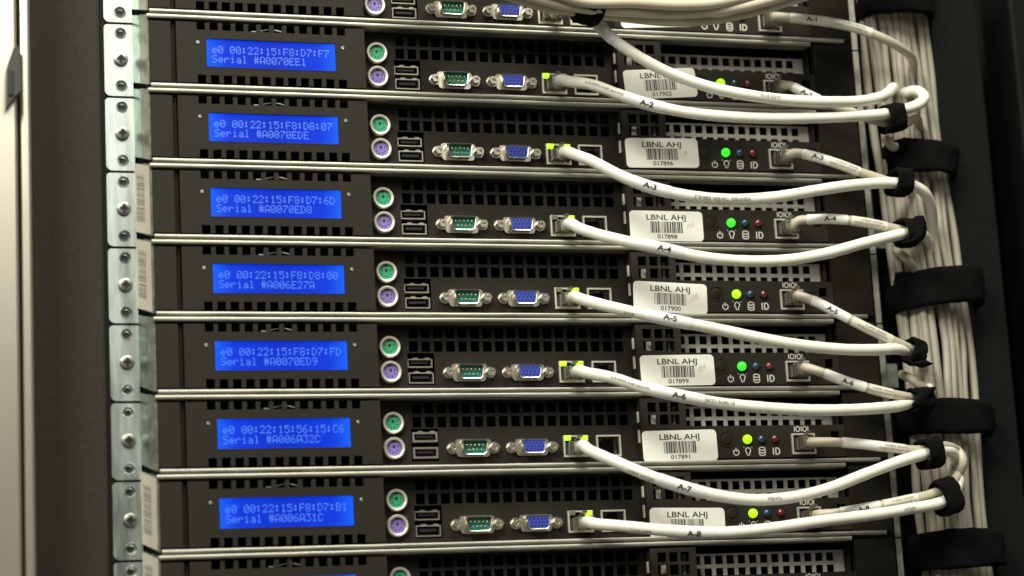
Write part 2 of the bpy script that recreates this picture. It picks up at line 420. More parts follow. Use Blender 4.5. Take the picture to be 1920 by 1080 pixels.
b = B(); b.box(-148.3, -71.4, -.12, .6, 0.55, 1.15); PM['lcd_ledge'] = b.mesh('lcd_ledge', 'bezel')
for i, x in enumerate((-152.9, -67.3)):
    b = B(); b.lathe(x, 15.5, [(1.15, -.02), (1.1, -.35), (.7, -.5), (.3, -.3)], 12); PM['scr%d' % i] = b.mesh('screw', 'screw', smooth=True)

# ports panel, 9 mm back
HX = [(-32.95+i*7.478, -32.95+i*7.478+5.35) for i in range(18)]
holes = [(a, c, 13.3, 19.45) for a, c in HX]+[(a, c, 21.4, 27.4) for a, c in HX]
holes += [(-34.2, -17.9, -6.3, 12.5), (57.6, 74.0, -5.8, 7.9), (78.1, 94.4, -5.8, 7.9)]
b = B(); b.plate(-56.5, 105.0, -9.7, 29.2, holes, 9.0, 10.2); PM['ports_panel'] = b.mesh('ports_panel', 'io')

def ps2(z, colr, key):
    b = B(); b.lathe(-45, z, [(6.35, 9.0), (6.35, 6.2), (6.0, 5.7), (5.2, 5.7), (4.75, 6.0), (4.6, 8.3)], 32, cap=False); PM[key] = smooth_by_angle(b.mesh('port_ring', 'nickelw'), 50)
    b = B(); b.lathe(-45, z, [(4.62, 8.0), (4.3, 7.5), (0.1, 7.5)], 32); PM[key+'_s'] = b.mesh('socket', colr)
    b = B()
    for a in (25, 155, 205, 335, 250, 290):
        b.lathe(-45+2.7*math.cos(math.radians(a)), z+2.7*math.sin(math.radians(a)), [(.42, 7.44), (.42, 7.40), (.05, 7.40)], 8)
    b.box(-45.7, -44.3, 7.3, 7.48, z+.3, z+1.9); b.box(-46.0, -44.0, 7.3, 7.47, z+3.6, z+4.5)
    PM[key+'_p'] = b.mesh('pin_holes', 'dark')
ps2(15.75, 'ps2g', 'ps2a'); ps2(1.15, 'ps2p', 'ps2b')

def usb(z0, z1, key, yf):
    b = B(); b.plate(-33.6, -18.6, z0, z1, [(-32.9, -19.3, z0+.7, z1-.7)] if yf > 9 else [(-32.4, -19.8, z0+1.1, z1-1.1)], yf, yf+9)
    if yf > 8:       # contact springs bulging on the top lip
        for x in (-30.8, -23.6): b.loft([[(x, yf+d, z1-.2), (x+1.0, yf+d, z1+.75), (x+3.2, yf+d, z1+.75), (x+4.2, yf+d, z1-.2)] for d in (.1, 5)])
    PM[key] = b.mesh('port_shell', 'nickel' if yf < 9 else 'dullnickel')
    b = B(); zc = (z0+z1)/2; b.box(-31.2, -21.0, yf+1.2, yf+8, zc-.2, zc+1.4); b.quad([(-33, yf+8.4, z0+.5), (-19, yf+8.4, z0+.5), (-19, yf+8.4, z1-.5), (-33, yf+8.4, z1-.5)])
    PM[key+'_t'] = b.mesh('contact_tongue', 'dark')
usb(4.4, 9.6, 'usba', 11.8); usb(-5.2, 1.3, 'usbb', 10.2)
usb(4.6, 10.4, 'usba6', 8.2); usb(-4.9, 1.7, 'usbb6', 8.0)

def dloop(cx, cz, w, h, y, tap, r=2.1, n=5):
    """D outline: wide on top"""
    c = [(cx+w/2, cz+h/2), (cx-w/2, cz+h/2), (cx-w/2+tap, cz-h/2), (cx+w/2-tap, cz-h/2)]; out = []
    for i in range(4):
        p = Vector((*c[i], 0)); a = (Vector((*c[i-1], 0))-p).normalized(); d = (Vector((*c[(i+1) % 4], 0))-p).normalized()
        for k in range(n+1):
            t = k/n; q = (p+a*r)*(1-t)**2+p*2*t*(1-t)+(p+d*r)*t*t; out.append((q.x, y, q.y))
    return out
def dsub(cx, cz, w, h, key, ins, male):
    b = B()
    b.loft([dloop(cx, cz, w+5.8, h+1.4, 8.8, 1.0, 2.4), dloop(cx, cz, w+5.8, h+1.4, 8.0, 1.0, 2.4)])
    for sx in (-1, 1): b.lathe(cx+sx*12.55, cz, [(3.5, 8.9), (3.4, 8.1), (.5, 8.1)], 18)
    PM[key+'_f'] = smooth_by_angle(b.mesh('port_flange', 'nickel'), 40)
    b = B(); b.loft([dloop(cx, cz, w, h, 8.4, 1.3), dloop(cx, cz, w, h, 3.6, 1.3), dloop(cx, cz, w-.5, h-.5, 3.25, 1.3), dloop(cx, cz, w-1.3, h-1.3, 3.4, 1.3, 1.1), dloop(cx, cz, w-1.4, h-1.4, 7.6, 1.3, 1.1)], cap0=False, cap1=False)
    PM[key+'_s'] = smooth_by_angle(b.mesh('port_shell', 'nickel'), 50)
    yi = 6.4 if male else 3.7
    b = B(); b.loft([dloop(cx, cz, w-1.3, h-1.3, 8.3, 1.3, 1.1), dloop(cx, cz, w-1.3, h-1.3, yi, 1.3, 1.1)]); PM[key+'_i'] = b.mesh('port_insert', ins)
    b = B()
    if male:
        for row, (n, z) in enumerate(((5, 1.35), (4, -1.35))):
            for i in range(n): b.lathe(cx+(i-(n-1)/2)*2.5, cz+z, [(.5, yi), (.5, yi-2.3), (.15, yi-2.7)], 8)
        PM[key+'_p'] = b.mesh('pins', 'pin', smooth=True)
    else:
        for row, (n, z, o) in enumerate(((5, 1.95, -.3), (5, 0, .7), (5, -1.95, 0))):
            for i in range(n): b.lathe(cx+(i-2)*2.3+o, cz+z, [(.62, yi-.04), (.6, yi-.06), (.1, yi-.06)], 8)
        PM[key+'_p'] = b.mesh('pin_holes', 'dark')
    for i, sx in enumerate((-1, 1)):
        b = B(); b.lathe(cx+sx*12.55, cz, [(2.75, 8.2), (2.75, 4.2), (2.45, 3.8), (1.5, 3.8), (1.2, 4.2), (.9, 5.6)], 6); PM[key+'_n%d' % i] = b.mesh('jack_screw', 'nickel')
dsub(2.6, 0.75, 16.1, 9.0, 'db9', 'teal', True)
dsub(38.4, 0.75, 15.2, 8.4, 'vga', 'blue', False)

def rj(x0, x1, z0, z1, key, yf):
    b = B(); b.plate(x0, x1, z0, z1, [(x0+1.0, x1-1.0, z0+1.2, z1-1.0)], yf, yf+1.2)
    w = .5
    b.plate(x0, x1, z0, z1, [(x0+w, x1-w, z0+w, z1-w)], yf+1.25, yf+14); PM[key] = b.mesh('port_shell', 'nickelw')
    b = B(); cx = (x0+x1)/2
    b.plate(x0+.6, x1-.6, z0+.6, z1-.6, [(cx-5.9, cx+5.9, z0+2.0, z1-3.4), (cx-3.2, cx+3.2, z1-3.5, z1-2.0), (cx-1.9, cx+1.9, z1-2.1, z1-1.2)], yf+1.6, yf+4)
    b.quad([(x0+.6, yf+12, z0+.6), (x1-.6, yf+12, z0+.6), (x1-.6, yf+12, z1-.6), (x0+.6, yf+12, z1-.6)]); PM[key+'_i'] = b.mesh('port_cavity', 'dark')
    for i, (a, c) in enumerate(((x0+.8, x0+4.6), (x1-4.6, x1-.8))):
        for st, mm in (('on', 'link'), ('off', 'linkoff')):
            b = B(); b.box(a, c, yf-.7, yf+2.0, z1-2.9, z1-.25, .3); PM['%s_l%d%s' % (key, i, st)] = b.mesh('link_light', mm)
rj(58.0, 73.6, -5.4, 7.5, 'rja', 8.0); rj(78.6, 93.9, -5.4, 7.5, 'rjb', 8.0); rj(200.3, 215.8, -7.0, 5.7, 'rjs', -0.9)

# control panel with the small vent
holes = [(109.1, 114.7, 19.75, 25.4), (116.5, 122.0, 19.75, 25.4), (123.6, 129.1, 19.75, 25.4), (109.1, 114.7, 12.1, 18.0), (116.5, 122.0, 12.1, 18.0), (123.6, 129.1, 12.1, 18.0),
         (133.4, 240, 10.9, 30), (199.9, 216.2, -7.4, 6.1), (226.8, 232.2, 1.4, 6.9)]
b = B(); b.plate(104.6, 236.2, -8.6, 28.0, holes, 0.0, 2.0)
b.box(104.6, 105.8, 2.0, 9.0, -8.6, 28.0); b.box(133.4, 236.0, 2.05, 14, 9.6, 10.85); b.box(132.2, 133.35, 2.05, 14, 10.9, 28)
PM['control_panel'] = b.mesh('control_panel', 'bezel')
b = B(); b.box(112.9, 116.8, 5.5, 8.0, 13.0, 19.2, .3); PM['vent_tab'] = b.mesh('vent_tab', 'grille')
b = B(); b.box(103.9, 104.55, 3.4, 5.6, 14.0, 20.5); b.box(103.9, 104.55, 3.4, 5.6, 2.0, 9.5); PM['side_clip'] = b.mesh('side_clip', 'grille')
GX = [(136.75+i*7.25, 136.75+i*7.25+4.75) for i in range(13)]
holes = [(a, c, z, z+5.1) for a, c in GX for z in (11.2, 18.6)]
b = B(); b.plate(130.5, 239.0, 9.8, 25.0, holes, 14.2, 15.2); PM['mesh_grille'] = b.mesh('mesh_grille', 'grille')
b = B(); b.box(235.0, 237.0, 8.0, 14, 11.0, 29, .5); PM['grille_bracket'] = b.mesh('grille_bracket', 'io')
b = B(); b.lathe(158.2, 2.6, [(4.9, -.02), (4.9, -.25), (4.3, -.3), (4.2, .6), (3.5, .6), (3.4, -.15), (2.6, -.5), (1.2, -.62), (.05, -.64)], 28); PM['power_button'] = b.mesh('power_button', 'io', smooth=True)
for i, x in enumerate((171.4, 180.4, 189.2)):
    for mm in (('ledyg', 'ledgr') if i == 0 else (('ledblue',), ('ledred',))[i-1]):
        b = B(); r = 2.75 if i == 0 else 2.35
        b.lathe(x, 2.5, [(r, .3), (r, -.9)]+[(r*math.cos(math.radians(a)), -.9-r*.85*math.sin(math.radians(a))) for a in (15, 30, 45, 60, 75, 86)], 20)
        PM['led%d%s' % (i, mm)] = b.mesh('indicator_light', mm, smooth=True)
b = B(); y = -.06; w = .62
b.strokes([arc(163.8, -5.2, 1.75, 1.75, 120, 420), [(163.8, -2.6), (163.8, -4.9)]], w, y)
b.strokes([arc(171.6, -4.1, 1.6, 1.6, -50, 230), [(170.6, -5.3), (170.9, -7.0), (172.3, -7.0), (172.6, -5.3)]], w, y)
b.strokes([[(171.6-2.3, -2.4), (171.6-2.9, -1.9)], [(171.6+2.3, -2.4), (171.6+2.9, -1.9)]], .35, y)
b.strokes([arc(180.7, -3.3, 1.9, .95, 0, 360, 18), arc(180.7, -4.9, 1.9, .95, 180, 360), arc(180.7, -6.4, 1.9, .95, 180, 360), [(178.8, -3.3), (178.8, -6.4)], [(182.6, -3.3), (182.6, -6.4)]], w, y)
b.strokes([[(188.0, -2.7), (188.0, -7.0)], [(189.6, -2.95), (189.6, -6.75)], [(189.3, -2.95), (190.4, -2.95)]+arc(190.4, -4.85, 1.75, 1.9, 90, -90, 12)+[(189.3, -6.75)]], .72, y)
for i, x in enumerate((202.9, 205.1, 207.4, 209.6, 211.8)):
    if i % 2 == 0: b.strokes([[(x, 6.9), (x, 10.0)]], .5, y)
    else: b.strokes([arc(x, 8.45, 1.25, 1.5, 0, 360, 16)], .5, y)
PM['symbols'] = b.mesh('printed_symbols', 'print')
b = B(); b.box(219.5, 225.2, -.5, 1, 3.9, 6.3, .3); PM['flat_button'] = b.mesh('reset_button', 'io')

# sticker with barcode on the ear
def on_ear(u, z):      # u 0..1 across the angled flange, front to back
    return Vector((-182.35-6.15*u, 0.1+17.3*u, z+5.7*u))+Vector((-.25, -.09, 0))
b = B(); n = 10
for i in range(n): b.quad([on_ear(0, -10+40*i/n), on_ear(1.0, -10+40*i/n), on_ear(1.0, -10+40*(i+1)/n), on_ear(0, -10+40*(i+1)/n)])
PM['ear_sticker'] = b.mesh('ear_sticker', 'sticker')
b = B(); z = 24.0; r = random.Random(3)
while z > -4:
    h = r.choice((.3, .45, .8)); o = Vector((-.08, -.03, 0))
    if 5.5 < z < 6.5: z -= 1
    b.quad([on_ear(.35, z)+o, on_ear(.85, z)+o, on_ear(.85, z-h)+o, on_ear(.35, z-h)+o]); z -= h+r.choice((.35, .5, .8))
PM['ear_code'] = b.mesh('sticker_print', 'pencil')

# ------------------------------------------------------------------ servers
LCD = {0: ('e0 00:22:15:F8:D7:F8', 'Serial #A0070EDF'), 1: ('e0 00:22:15:F8:D7:F7', 'Serial #A0070EE1'), 2: ('e0 00:22:15:F8:D8:07', 'Serial #A0070EDE'),
       3: ('e0 00:22:15:F8:D7:6D', 'Serial #A0070ED8'), 4: ('e0 00:22:15:F8:D8:00', 'Serial #A006E27A'), 5: ('e0 00:22:15:F8:D7:FD', 'Serial #A0070ED9'),
       6: ('e0 00:22:15:56:15:C6', 'Serial #A006A32C'), 7: ('e0 00:22:15:F8:D7:B1', 'Serial #A006A31C'), 8: None}
SLAB = {0: 'black rack server at the very top, its ports behind the horizontal cable bundle',
        8: 'black rack server cut off by the bottom edge of the picture'}
for r in range(1, 8): SLAB[r] = 'black rack server whose blue screen reads Serial #%s' % LCD[r][1][8:]
ASSET = {0: ('017901', (1160, -3), (1292, -5), (1298, 51)), 1: ('017902', (1168.7, 131), (1300, 126), (1307.5, 182)), 2: ('017896', (1171, 258.5), (1308.5, 259.6), (1312, 314.6)),
         3: ('017898', (1178.6, 394), (1317.7, 397), (1320.8, 453)), 4: ('017900', (1186.4, 525.6), (1324.4, 532.7), (1327.4, 590.4)), 5: ('017899', (1198.5, 666), (1338, 664), (1342.6, 722)),
         6: ('017891', (1203, 806.7), (1344, 803), (1347, 864.5)), 7: ('017893', (1217.8, 951), (1360, 951), (1361, 1012))}
NOTE = {1: [[(0, 0), (.6, 3)], [(1.5, 1.5), (2.2, 2.9), (1.0, 2.6), (2.4, .4), (1.2, .2)], [(3.2, .2), (3.0, 2.8)], [(3.9, 2.7), (4.6, 1.6)]],
        2: [[(1.6, 0), (2.0, 2)], [(2.4, .3), (2.6, 2.2)]],
        3: [[(0, 0), (.8, 3)], [(1.3, 2.2), (2.0, 2.8), (2.3, 2.0), (1.5, .3), (2.9, .5)], [(4.2, 3), (3.2, .8), (4.0, .2), (4.4, 1.1), (3.4, 1.2)]],
        4: [[(0, 0), (.9, 3)], [(1.6, 2.7), (2.8, 2.9), (2.0, .2)], [(4.6, 3.4), (3.6, 3.1), (3.5, 2.0), (4.4, 1.8), (4.2, .6), (3.3, .5)], [(2.0, 1.4), (2.9, 1.6)]],
        5: [[(0, 0), (.9, 3.2)], [(1.3, 2.4), (2.0, 3.0), (2.4, 2.2), (1.6, .3), (3.0, .6)], [(3.4, 3.2), (3.3, 1.6), (4.5, 1.8)], [(4.6, 3.4), (4.2, .4)]]}
LINKS = {0: (0, 1), 1: (1, 0), 2: (1, 1), 3: (0, 1), 4: (0, 1), 5: (1, 1), 6: (1, 1), 7: (0, 1), 8: (0, 0)}
GREEN = {1: 'ledyg', 2: 'ledgr', 3: 'ledgr', 4: 'ledyg', 5: 'ledgr', 6: 'ledyg', 7: 'ledyg', 0: 'ledgr', 8: 'ledgr'}
servers = {}
for r in range(0, 9):
    t = thing('rack_server', SLAB[r], 'server', (30, 0, -12.1+zrow(r)), 'black servers stacked in the rack'); servers[r] = t
    for k in ('chassis', 'base_edge', 'lid_edge', 'ear_edge', 'ear_flange', 'ear_panel', 'ear_hinge', 'end_panel', 'ports_panel', 'mesh_grille', 'grille_bracket', 'power_button', 'flat_button'):
        obj(PM[k].name.split('.')[0], PM[k], t)
    bz = obj('bezel', PM['bezel'], t)
    obj('bezel_back', PM['bezel_back'], bz); obj('lcd_ledge', PM['lcd_ledge'], bz); obj('spring_clip', PM['spring'], bz)
    for i in (0, 1): obj('screw', PM['scr%d' % i], bz)
    sc = obj('lcd_screen', PM['lcd'], t)
    if LCD[r]: obj('lcd_characters', lcd_text(LCD[r]), sc)
    for k in ('ps2a', 'ps2b'):
        p = obj('keyboard_port' if k == 'ps2b' else 'mouse_port', PM[k], t)
        obj('socket', PM[k+'_s'], p); obj('pin_holes', PM[k+'_p'], p)
    for k in ('usba', 'usbb'):
        kk = k+('6' if r == 6 else ''); p = obj('usb_port', PM[kk], t); obj('contact_tongue', PM[kk+'_t'], p)
    for k, nm in (('db9', 'serial_port'), ('vga', 'video_port')):
        p = obj(nm, PM[k+'_f'], t)
        obj('port_shell', PM[k+'_s'], p); obj('port_insert', PM[k+'_i'], p); obj('pins' if k == 'db9' else 'pin_holes', PM[k+'_p'], p)
        for i in (0, 1): obj('jack_screw', PM['%s_n%d' % (k, i)], p)
    for k in ('rja', 'rjb', 'rjs'):
        p = obj('console_port' if k == 'rjs' else 'network_port', PM[k], t); obj('port_cavity', PM[k+'_i'], p)
        if k == 'rja':
            for i in (0, 1): obj('link_light', PM['%s_l%d%s' % (k, i, 'on' if LINKS[r][i] else 'off')], p)
    cp = obj('control_panel', PM['control_panel'], t)
    obj('vent_tab', PM['vent_tab'], cp); obj('side_clip', PM['side_clip'], cp); obj('printed_symbols', PM['symbols'], cp)
    obj('indicator_light', PM['led0'+GREEN[r]], t)['label'] = 'lit green indicator light'
    obj('indicator_light', PM['led1ledblue'], t)['label'] = 'unlit blue indicator light'
    obj('indicator_light', PM['led2ledred'], t)['label'] = 'unlit red indicator light'
    if r in (3, 4, 7, 8):
        s = obj('ear_sticker', PM['ear_sticker'], t); obj('sticker_print', PM['ear_code'], s)
    if r in ASSET:
        num, tl, tr, br = ASSET[r]; TL, TR, BR = at(*tl, -.3), at(*tr, -.3), at(*br, -.3)
        ctr = (TL+BR)/2; ang = math.atan2(TR.z-TL.z, TR.x-TL.x); wd, hh = 47.4, 18.6
        save = ORG; ORG = Vector((0, 0, 0))
        lp = (ctr-Vector((30, 0, -12.1+zrow(r))))*MM
        b = B(); b.loft([rrect(-wd/2, wd/2, -hh/2, hh/2, 2.6, 0), rrect(-wd/2, wd/2, -hh/2, hh/2, 2.6, .22)])
        lab = obj('asset_label', b.mesh('asset_label', 'label'), t, lp); lab.rotation_euler = (0, -ang, 0); lab['label'] = 'white asset label %s' % num if r not in (0, 7) else 'white asset label partly covered by cable'
        b = B(); add_text(b, 'LBNL AHJ', 0, 3.7, 4.75, -.05, 1.3)
        if r != 7: add_text(b, num, 0, -7.9, 3.75, -.05, 1.15)

        obj('lettering', b.mesh('lettering', 'ink'), lab)
        b = B(); rr = random.Random(int(num)); x = -10.4
        while x < 10.2:
            w = rr.choice((.28, .28, .5, .85)); b.quad([(x, -.05, -4.4), (x+w, -.05, -4.4), (x+w, -.05, 2.7), (x, -.05, 2.7)]); x += w+rr.choice((.28, .35, .6))
        obj('barcode', b.mesh('barcode', 'ink'), lab)
        if r in NOTE:
            b = B(); b.strokes([[(13.4+.95*p[0], -1.8+1.1*p[1]+p[0]*.35) for p in ln] for ln in NOTE[r]], .24, -.05); obj('handwriting', b.mesh('handwriting', 'pencil'), lab)
        ORG = save

# ------------------------------------------------------------------ zinc brackets
ORG = Vector((-196, 17, -13.2))
def bracket_mesh():
    b = B(); bm = b.bm
    def loop(pts):
        vs = [bm.verts.new(p) for p in pts]
        return [bm.edges.new((vs[i], vs[(i+1) % len(vs)])) for i in range(len(vs))]
    y = 17.0; x0, x1, z0, z1 = -204.6, -188.2, -13.1, 30.0; out = []
    for cx, cz, a, rad in ((x1-.4, z1-.4, 0, .4), (x0+2.2, z1-2.2, 90, 2.2), (x0+3.4, z0+3.4, 180, 3.4), (x1-.4, z0+.4, 270, .4)):
        for i in range(6):
            t_ = math.radians(a+90*i/5); out.append((cx+rad*math.cos(t_), y, cz+rad*math.sin(t_)))
    es = loop(out)
    for cz in (24.7, -7.0): es += loop([(-195.0+3.4*math.cos(2*math.pi*k/24), y, cz+3.4*math.sin(2*math.pi*k/24)) for k in range(24)])
    bmesh.ops.triangle_fill(bm, use_beauty=True, edges=es)
    ret = bmesh.ops.extrude_face_region(bm, geom=bm.faces[:])
    for v in ret['geom']:
        if isinstance(v, bmesh.types.BMVert): v.co.y += 2.2
    me = b.mesh('bracket_plate', 'zinc'); return me
BR = {'plate': bracket_mesh()}
for i, cz in enumerate((24.7, -7.0)):
    b = B(); b.lathe(-195.0, cz, [(3.5, 16.95), (3.3, 16.8), (2.7, 17.3), (1.6, 18.2), (1.45, 18.9)], 24, cap=False); BR['rim%d' % i] = smooth_by_angle(b.mesh('hole_rim', 'zinc'), 60)
    b = B(); b.lathe(-195.0, cz, [(1.5, 18.7), (1.4, 19.0), (.1, 19.0)], 16); BR['bore%d' % i] = b.mesh('hole_bore', 'dark')
b = B(); b.lathe(-195.1, 8.7, [(4.0, 17.0), (4.0, 15.5), (3.75, 15.0), (3.0, 14.7), (1.9, 14.6)], 28, cap=False)
for a in range(4):
    pass
b.lathe(-195.1, 8.7, [(1.9, 14.6), (1.6, 15.6), (.1, 15.9)], 28)
BR['screw'] = smooth_by_angle(b.mesh('screw', 'screw'), 40)
b = B()
for dx, dz in ((1.7, .45), (.45, 1.7)): b.box(-195.1-dx*1.5, -195.1+dx*1.5, 14.4, 14.57, 8.7-dz*1.5, 8.7+dz*1.5)
BR['slot'] = b.mesh('cross_slot', 'dark')
b = B(); b.box(-189.6, -188.15, 17.15, 24, -12.6, 29.6, .3); BR['fold'] = b.mesh('bracket_fold', 'zincdull')
def near_server(r):
    return {0: 'topmost', 8: 'bottom, cut off'}.get(r)
for r in range(0, 9):
    lb = 'zinc bracket with screw left of the server reading %s' % LCD[r][1][8:] if 0 < r < 8 else ('zinc bracket cut off by the top edge of the picture' if r == 0 else 'zinc bracket cut off by the bottom edge of the picture')
    t = thing('mounting_bracket', lb, 'bracket', (-196, 17, -13.2+zrow(r)), 'zinc brackets down the left of the servers')
    obj('bracket_plate', BR['plate'], t); obj('bracket_fold', BR['fold'], t)
    for i in (0, 1):
        p = obj('hole_rim', BR['rim%d' % i], t); obj('hole_bore', BR['bore%d' % i], p)
    s = obj('screw', BR['screw'], t); o = obj('cross_slot', BR['slot'], s)

# right-hand zinc edge, one per server
ORG = Vector((271, 10, -13.2))
b = B(); b.loft([[(268.0, 11.6, z), (268.9, 9.8, z), (272.4, 9.3, z), (273.6, 10.4, z), (273.6, 24, z), (268.0, 24, z)] for z in (-13.1, -12.6, 29.8, 30.4)])
EDGE = smooth_by_angle(b.mesh('bracket_edge', 'strip'), 40)
b = B(); b.loft([[(274.5, 12, z), (282, 13, z), (282, 20, z), (274.5, 20, z)] for z in (-9, 6)]); TAB = b.mesh('bracket_tab', 'zincdull')
for r in range(0, 9):
    lb = 'narrow zinc edge strip right of the server reading %s' % LCD[r][1][8:] if 0 < r < 8 else ('narrow zinc edge strip right of the topmost server' if r == 0 else 'narrow zinc edge strip cut off at the bottom right')
    t = thing('edge_bracket', lb, 'bracket', (271, 10, -13.2+zrow(r)), 'narrow zinc strips right of the servers')
    o = obj('bracket_edge', EDGE, t)
    if r in (1, 3, 5): obj('bracket_tab', TAB, t)

# ------------------------------------------------------------------ cables
def plug(t, org, cx, cz, yf):
    """clear modular plug seated in a port; yf = front plane of the port"""
    b = B(); b.box(cx-5.8, cx+5.8, yf-7.5, yf+9, cz-4.0, cz+3.6, .6)
    b.box(cx-4.2, cx+4.2, yf-10.0, yf-7.4, cz-3.4, cz+3.0, .6)
    p = obj('plug', b.mesh('plug', 'clear', org=org), t)
    b = B()
    for i in range(8): b.box(cx-4.1+i*1.16, cx-3.6+i*1.16, yf-1, yf+7, cz-3.5, cz-2.2)
    obj('contacts', b.mesh('contacts', 'pin', org=org), p)
    b = B(); b.loft([[(cx-1.6, y, z), (cx+1.6, y, z), (cx+1.3, y-.2, z+1.0), (cx-1.3, y-.2, z+1.0)] for y, z in ((yf+6, cz+3.7), (yf-2, cz+4.7), (yf-8.5, cz+5.9))])
    obj('latch_tab', b.mesh('latch_tab', 'clear', org=org), p)
    return p

def make_cable(name, label, cat, group, pts, r, mkey, plug_at=None, sleeve=None, sleeve2=None, prints=(), step=2.2, seed=0):
    org = Vector(pts[0]); t = thing(name, label, cat, org, group); pa = Path(pts)
    rg = random.Random(seed); ph = rg.uniform(0, 6)
    b = B(); tube(b, pa, r, sides=16, step=step, rfun=lambda u: 1+.014*math.sin(u*40+ph)+.012*math.sin(u*131+2*ph)+.008*math.sin(u*211+ph)); jk = obj('jacket', b.mesh('jacket', mkey, smooth=True, org=org), t)
    if plug_at: plug(t, org, *plug_at)
    for sl, mk in ((sleeve, 'sleeve'), (sleeve2, 'sleevec')):
        if not sl: continue
        qa, qb = pa.near(at(*sl[0])), pa.near(at(*sl[1])); rs = r+.32
        b = B(); tube(b, pa, rs, qa, qb, 16, 2.0); so = obj('label_sleeve' if mk == 'sleeve' else 'clear_sleeve', smooth_by_angle(b.mesh('label_sleeve', mk, org=org), 40), t)
        for tx, q, size, sh in sl[2]:
            b = B(); text_on_tube(b, pa, rs+.05, qa+(qb-qa)*q, tx, size, FACE, False, sh); obj('lettering', b.mesh('lettering', 'ink' if mk == 'sleeve' else 'inkf', org=org), so)
    for tx, px, size, flip, sh in prints:
        b = B(); text_on_tube(b, pa, r*1.03+.05, pa.near(at(*px)), tx, size, FACE, flip, sh); obj('jacket_print', b.mesh('jacket_print', 'inkf', org=org), jk)
    return pa
FACE = (CAM-Vector((150, 0, -180))).normalized()

def P(lst): return [at(*p) for p in lst]
WHITE = {  # n: (visible course, tail behind the tie)
 1: ([(1075, 14, -38), (1110, 36, -42), (1150, 74, -44), (1200, 108, -44), (1260, 139, -44), (1330, 163, -44), (1400, 178, -44), (1480, 188, -42), (1560, 191, -38), (1620, 189, -32), (1658, 179, -24), (1674, 165, -12)], [(1676, 170, 2), (1672, 195, 14)]),
 2: ([(1066, 148, -11), (1110, 157, -22), (1160, 177, -30), (1210, 194, -34), (1290, 211, -37), (1370, 219, -38), (1450, 222, -38), (1530, 221, -36), (1600, 218, -32), (1655, 214, -28)], [(1692, 206, -24), (1720, 197, -20), (1733, 182, -14), (1718, 170, -7), (1692, 176, 0), (1676, 190, 8), (1670, 215, 14)]),
 3: ([(1074, 284, -11), (1110, 300, -22), (1160, 328, -30), (1217, 350, -35), (1290, 367, -38), (1370, 374, -38), (1450, 370, -38), (1530, 357, -36), (1600, 347, -32), (1665, 343, -28)], [(1705, 346, -26), (1732, 360, -22), (1745, 385, -14), (1748, 415, -4), (1746, 460, 6)]),
 4: ([(1084, 423, -11), (1130, 440, -24), (1190, 456, -32), (1243, 466, -36), (1310, 481, -38), (1390, 489, -38), (1470, 488, -38), (1550, 475, -36), (1620, 456, -32), (1682, 441, -27)], [(1712, 436, -18), (1735, 445, -4), (1742, 480, 8)]),
 5: ([(1085, 555, -11), (1130, 570, -24), (1200, 588, -33), (1262, 601, -37), (1340, 616, -38), (1420, 633, -38), (1500, 647, -38), (1580, 655, -36), (1640, 656, -31), (1685, 655, -24)], [(1715, 665, -14), (1735, 690, 2), (1738, 730, 10)]),
 6: ([(1098, 694, -11), (1150, 707, -24), (1210, 728, -33), (1275, 742, -37), (1350, 756, -38), (1430, 764, -38), (1520, 769, -38), (1600, 768, -35), (1650, 765, -30), (1692, 760, -23)], [(1718, 748, -14), (1738, 732, -4), (1745, 720, 8), (1740, 690, 14)]),
 7: ([(1101, 838, -11), (1150, 862, -24), (1210, 889, -33), (1280, 913, -37), (1340, 928, -38), (1410, 937, -38), (1480, 933, -38), (1550, 917, -36), (1620, 890, -33), (1690, 864, -29), (1725, 854, -26)], [(1755, 846, -20), (1785, 848, -12), (1796, 868, -2), (1790, 900, 8)]),
 8: ([(1112, 977, -11), (1170, 985, -22), (1230, 993, -30), (1300, 998, -35), (1370, 998, -37), (1450, 990, -38), (1540, 977, -36), (1630, 966, -33), (1700, 955, -30), (1762, 943, -27)], [(1785, 930, -22), (1797, 905, -10), (1798, 870, 6)]),
}
SER = {r: LCD[r][1][8:] for r in range(0, 8)}
WS = {1: ((1085, 12, -38), (1150, 74, -44)), 2: ((1172, 181, -31), (1248, 203, -36)), 3: ((1183, 337, -32), (1255, 360, -37)), 4: ((1196, 457, -32), (1280, 475, -37)), 5: ((1216, 591, -34), (1297, 609, -38)),
      6: ((1225, 732, -34), (1318, 751, -38)), 7: ((1232, 899, -35), (1322, 924, -38)), 8: ((1248, 995, -32), (1335, 999, -36))}
WQ = {1: (.42, 0.9), 2: (.54, 0), 3: (.47, .6), 4: (.57, .3), 5: (.5, 1.6), 6: (.5, .3), 7: (.54, .2), 8: (.55, -.4)}
